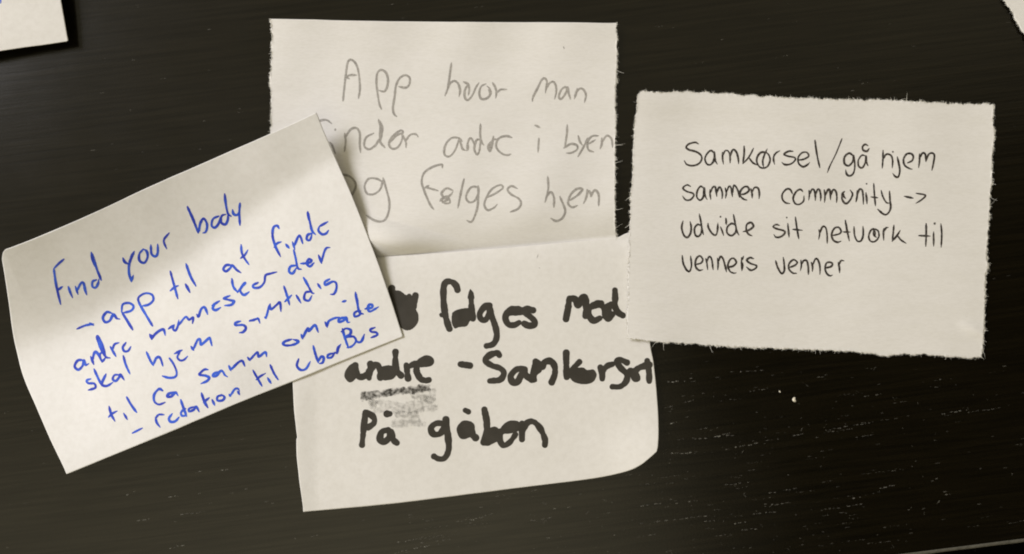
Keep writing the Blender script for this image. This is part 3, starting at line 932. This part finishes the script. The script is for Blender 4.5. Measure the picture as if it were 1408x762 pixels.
WB(Z(*b4, [(165, 672), (138, 682), (150, 700), (188, 703), (195, 730), (150, 745)], [(187, 608), (215, 670), (240, 718)], [(265, 640), (238, 705), (270, 718), (310, 695)],
     [(350, 645), (320, 648), (310, 675), (330, 685), (352, 660), (360, 645), (385, 680)], [(378, 520), (395, 580), (422, 640)]), seed=121)
WB(Z(*b4, [(530, 495), (555, 550), (575, 585)], [(575, 580), (595, 535), (620, 535), (638, 588)]) + Z(*b7, [(560, 68), (595, 120), (615, 180), (600, 210), (555, 215), (508, 202)],
     [(598, 35), (655, 8)], [(640, 20), (620, 60), (640, 85), (670, 80), (695, 55)]) + Z(*b5, [(298, 650), (315, 675)], [(312, 672), (340, 610), (358, 605), (365, 638), (410, 600), (422, 598), (435, 645)]), seed=122)
WB(Z(*b5, [(622, 485), (590, 495), (592, 510), (640, 510), (657, 530), (640, 555), (615, 560)])
   + Z(*b6, [(15, 465), (60, 452), (75, 447), (88, 480)], [(18, 460), (50, 462)], [(122, 437), (132, 448)], [(130, 446), (150, 370), (160, 345)], [(158, 347), (165, 383), (205, 352), (228, 336), (235, 398)], [(255, 220), (275, 280), (295, 352)],
       [(262, 330), (308, 285)], [(342, 285), (375, 340)], [(445, 262), (408, 265), (398, 310), (430, 322), (450, 288)], [(393, 162), (420, 210), (450, 265), (465, 272)], [(397, 165), (432, 225)], [(492, 205), (515, 240)],
       [(575, 172), (542, 192), (548, 212), (595, 190), (620, 200), (622, 240), (605, 275), (580, 278)]), seed=123)
WB(Z(*b7, [(108, 428), (125, 490), (152, 540)], [(105, 510), (130, 485), (168, 465)], [(218, 482), (245, 528)], [(240, 360), (275, 420), (315, 475)]), seed=124)
WB(Z(*b7, [(510, 312), (482, 300), (447, 340), (447, 390), (480, 415), (528, 400)], [(597, 322), (555, 335), (545, 355), (575, 355), (605, 325), (625, 350)]), seed=125)
WB(Z(*b7, [(850, 155), (820, 155), (785, 190), (830, 200), (858, 215), (840, 240), (795, 260)], [(930, 168), (892, 185), (888, 203), (915, 198), (942, 165), (960, 170), (975, 195), (995, 208)])
   + [[(314.6, 503), (317.5, 510)], [(317, 509), (327, 499), (333, 496.5), (336.5, 503.5)]] + Z(*b8, [(97, 435), (112, 457)], [(110, 455), (160, 403), (170, 432), (212, 402), (222, 432)]), seed=126)
WB(Z(*b8, [(385, 318), (345, 330), (328, 346), (350, 358), (400, 352), (430, 332), (395, 318)], [(448, 285), (458, 315)], [(456, 312), (490, 248), (500, 262), (538, 225), (560, 272)],
     [(605, 205), (620, 240)], [(618, 236), (628, 200), (665, 180), (698, 173)], [(735, 172), (697, 185), (697, 203), (725, 195), (742, 175), (752, 205), (767, 205)], [(717, 72), (742, 65)],
     [(825, 128), (797, 145), (800, 168), (830, 158), (838, 130)], [(803, 8), (815, 80), (830, 140), (855, 152)], [(805, 15), (822, 90)], [(868, 118), (910, 110), (913, 92), (893, 92), (884, 115), (900, 135), (955, 105)]), seed=127)
W(nB, zB, M_ball, 1.5, Z(*b7, [(283, 630), (358, 592)]), name='pen_dash', seed=128)
WB(Z(*b7, [(457, 512), (465, 550), (490, 585)], [(455, 522), (480, 492), (520, 492)], [(580, 485), (557, 520), (570, 545), (605, 540), (632, 510)], [(645, 380), (665, 440), (690, 505)], [(680, 447), (650, 470), (652, 498), (685, 500)],
     [(745, 432), (707, 447), (710, 467), (742, 455), (760, 432), (783, 470)], [(800, 330), (820, 390), (848, 440)], [(815, 400), (858, 365)], [(880, 380), (900, 422)],
     [(960, 345), (922, 355), (920, 385), (955, 385), (973, 362), (948, 340)], [(1008, 340), (1018, 355)], [(1016, 352), (1048, 302), (1075, 298), (1085, 320)], ) + [[(326.5, 538), (329.5, 543)]], seed=129)
WB(Z(*b8, [(132, 520), (160, 570), (192, 625)], [(155, 582), (180, 560), (215, 540)], [(228, 570), (250, 605)], [(245, 485), (270, 540), (297, 582)]), seed=130)
WB(Z(*b8, [(432, 445), (420, 490), (445, 518), (480, 510), (508, 462)], [(527, 360), (540, 410), (560, 470)], [(560, 465), (578, 432), (595, 438), (590, 468), (568, 477)], [(655, 408), (625, 420), (622, 438), (648, 435), (668, 405), (680, 412)],
     [(684, 410), (690, 375), (708, 350)], [(718, 248), (735, 310), (758, 375)], [(712, 268), (740, 247), (772, 258), (768, 285), (742, 302), (790, 300), (807, 328), (782, 362), (750, 372)], [(798, 310), (818, 335), (843, 330), (862, 285)],
     [(932, 240), (902, 253), (908, 268), (940, 273), (945, 290), (905, 307)]), seed=131)

# ---- two more notes, mostly out of the picture
wK = Waves(71, 0.2)


def zK(x, y):
    return 3.0 - 0.012 * (x - 90) + 0.02 * np.clip(70 - y, -10, 400) + wK(x, y)


nK = note('clean-edged note corner lifted off the table at the top left of the picture', -170, -70)
eK = ([(-436, -195), (-200, -231), (34, -270)],
      [(34, -270), (60, -130), (84, 0), (93, 50), (93.8, 55), (92, 57)],
      [(-377, 132), (-190, 101), (0, 70.3), (60, 61.8), (92, 57)],
      [(-436, -195), (-406, -30), (-377, 132)])
sheet(nK, eK, zK, M_paper, (), 500, step=2.0)
W(nK, zK, M_ball, 1.4, [[(-14, -16), (-4, -7), (0.5, 0), (0.8, 4.5)]], name='pen_stroke', seed=140)

wJ = Waves(83, 0.2)


def zJ(x, y):
    return 0.8 + wJ(x, y)


nJ = note('blank torn note corner at the top right of the picture', 1610, -60)
eJ = ([(1738, -333), (1828, -190), (1918, -44)],
      [(1918, -44), (1715, 82), (1510, 209)],
      [(1322, -88), (1364, -22), (1381, 1), (1389, 13), (1399, 31), (1408, 46), (1455, 122), (1510, 209)],
      [(1738, -333), (1530, -205), (1322, -88)])
sheet(nJ, eJ, zJ, M_torn, ('bottom', 'right'), 600, step=2.0)

# ---------------------------------------------------------------- crumbs and scratches on the bare wood
for px, py, rad, lab in ((1091.5, 549.5, 0.00046, 'larger pale crumb lying on the bare table below the fineliner note'),
                         (1072, 538.5, 0.00020, 'smaller pale crumb just up and left of the larger one')):
    p = to_world(np.array(px), np.array(py), 0.0)
    V, F = [], []
    nu, nv = 12, 8
    r = np.random.RandomState(int(px))
    for j in range(nv + 1):
        for i in range(nu):
            th, ph = math.pi * j / nv, math.tau * i / nu
            k = rad * (1 + (0.45 * math.sin(2 * ph + px) + 0.3 * math.sin(3 * ph + j) + r.uniform(-0.2, 0.2)) * (math.sin(th)))
            V.append((p[0] + k * math.sin(th) * math.cos(ph) * 1.15, p[1] + k * math.sin(th) * math.sin(ph), rad * 0.55 + 0.6 * rad * math.cos(th)))
    for j in range(nv):
        for i in range(nu):
            F.append((j * nu + i, (j + 1) * nu + i, (j + 1) * nu + (i + 1) % nu, j * nu + (i + 1) % nu))
    o = mesh_obj('crumb', V, F, M_crumb)
    tag(o, lab, 'crumb', 'crumbs on the bare table')

SL = math.atan(0.135)
lines = []                                                   # x0, y0, x1, y1 of dashed scratches along the grain (traced)
for s in Z(880, 480, 2.667, [(295, 372), (620, 305)], [(680, 298), (845, 270)], [(90, 215), (200, 187)], [(190, 330), (345, 315)], [(70, 385), (210, 380)],
           [(0, 578), (180, 548)], [(0, 640), (255, 610)], [(235, 632), (275, 628)], [(345, 640), (390, 634)], [(345, 668), (430, 658)], [(270, 503), (400, 488)],
           [(470, 530), (580, 510)], [(415, 605), (500, 595)], [(480, 572), (550, 562)], [(665, 590), (820, 568)], [(745, 550), (810, 544)], [(705, 508), (735, 502)], [(880, 508), (945, 498)],
           [(1065, 482), (1100, 476)], [(790, 325), (860, 315)], [(1075, 243), (1205, 222)], [(1065, 140), (1100, 138)], [(820, 175), (885, 165)], [(400, 155), (470, 142)], [(330, 85), (455, 78)], [(80, 745), (165, 732)],
           [(110, 275), (135, 268)], [(60, 55), (90, 52)], [(100, 122), (165, 120)], [(0, 497), (70, 492)], [(270, 325), (350, 300)]) \
        + Z(400, 640, 3.52, [(515, 372), (660, 348)], [(500, 425), (745, 372)], [(685, 345), (730, 338)], [(0, 358), (130, 338)], [(870, 268), (1000, 225)], [(1140, 275), (1260, 250)], [(1210, 360), (1260, 350)], [(1335, 203), (1360, 198)]) \
        + Z(0, 560, 3.352, [(580, 405), (625, 385)], [(890, 405), (925, 395)], [(775, 412), (825, 408)], [(600, 530), (690, 515)], [(830, 495), (945, 482)], [(780, 652), (870, 630)], [(1090, 390), (1140, 372)], [(900, 300), (1060, 285)]):
    lines.append((*s[0], *s[1], 1.35))
lines.append((928, 692, 960, 688, 1.6))
for i in range(420):                                         # finer wear, thicker towards the lower middle
    x = 560 + 840 * random.random() ** 1.15
    y = 500 + 262 * random.random() ** 0.8
    if random.random() < 0.45 and x > 1180:
        continue
    ln_ = 1.2 + random.expovariate(1 / 2.2) if random.random() < 0.72 else min(80, 10 + random.expovariate(1 / 20.0))
    lines.append((x, y, x + ln_, y - ln_ * (0.135 + random.gauss(0, 0.015)), random.uniform(0.12, 0.62)))
for i in range(260):
    x, y = 1408 * random.random(), 762 * random.random()
    ln_ = 1.5 + random.expovariate(1 / 5.0)
    lines.append((x, y, x + ln_, y - ln_ * (0.15 + random.gauss(0, 0.03)), random.uniform(0.22, 0.5)))
for i in range(110):                                         # odd marks across the grain
    x, y = random.uniform(560, 1300), random.uniform(490, 762)
    a_ = random.uniform(0, math.pi)
    ln_ = 1.5 + random.expovariate(1 / 3.0)
    lines.append((x, y, x + ln_ * math.cos(a_), y + ln_ * math.sin(a_), random.uniform(0.25, 0.55)))
V, F, cov = [], [], []
zc = 0
iT = table.matrix_basis.inverted()
for x0, y0, x1, y1, wt in lines:
    Lg = math.hypot(x1 - x0, y1 - y0)
    ux, uy = (x1 - x0) / Lg, (y1 - y0) / Lg
    pos = 0.0
    while pos < Lg:
        dl = min(Lg - pos, random.uniform(1.0, 6.5) if Lg > 8 else Lg)
        if Lg <= 8 or random.random() < 0.66:
            hw = random.uniform(0.28, 0.75) * (0.55 + 0.45 * wt)
            jx, jy = random.gauss(0, 0.3), random.gauss(0, 0.45)
            f = random.uniform(0.25, 0.9) * min(1, 0.35 + 0.65 * wt)
            zc += 1
            z = 0.004 + (zc % 200) * 0.00008
            b = len(V)
            for tt, ww in ((0, 0.15), (0.25, 1.0), (0.7, 0.85), (1, 0.1)):
                for sg in (-1, 1):
                    q_ = to_world(np.array(x0 + ux * (pos + dl * tt) - uy * hw * ww * sg + jx), np.array(y0 + uy * (pos + dl * tt) + ux * hw * ww * sg + jy), z)
                    V.append(tuple(iT @ Vector(q_)))
                    cov.append(f)
            for k in range(3):
                F.append((b + 2 * k, b + 2 * k + 1, b + 2 * k + 3, b + 2 * k + 2))
        pos += dl + random.uniform(0.3, 3.0)
sc = child('scratches', V, F, M_scratch)
sc['kind'] = 'stuff'
at = sc.data.attributes.new('cover', 'FLOAT', 'POINT')
at.data.foreach_set('value', cov)
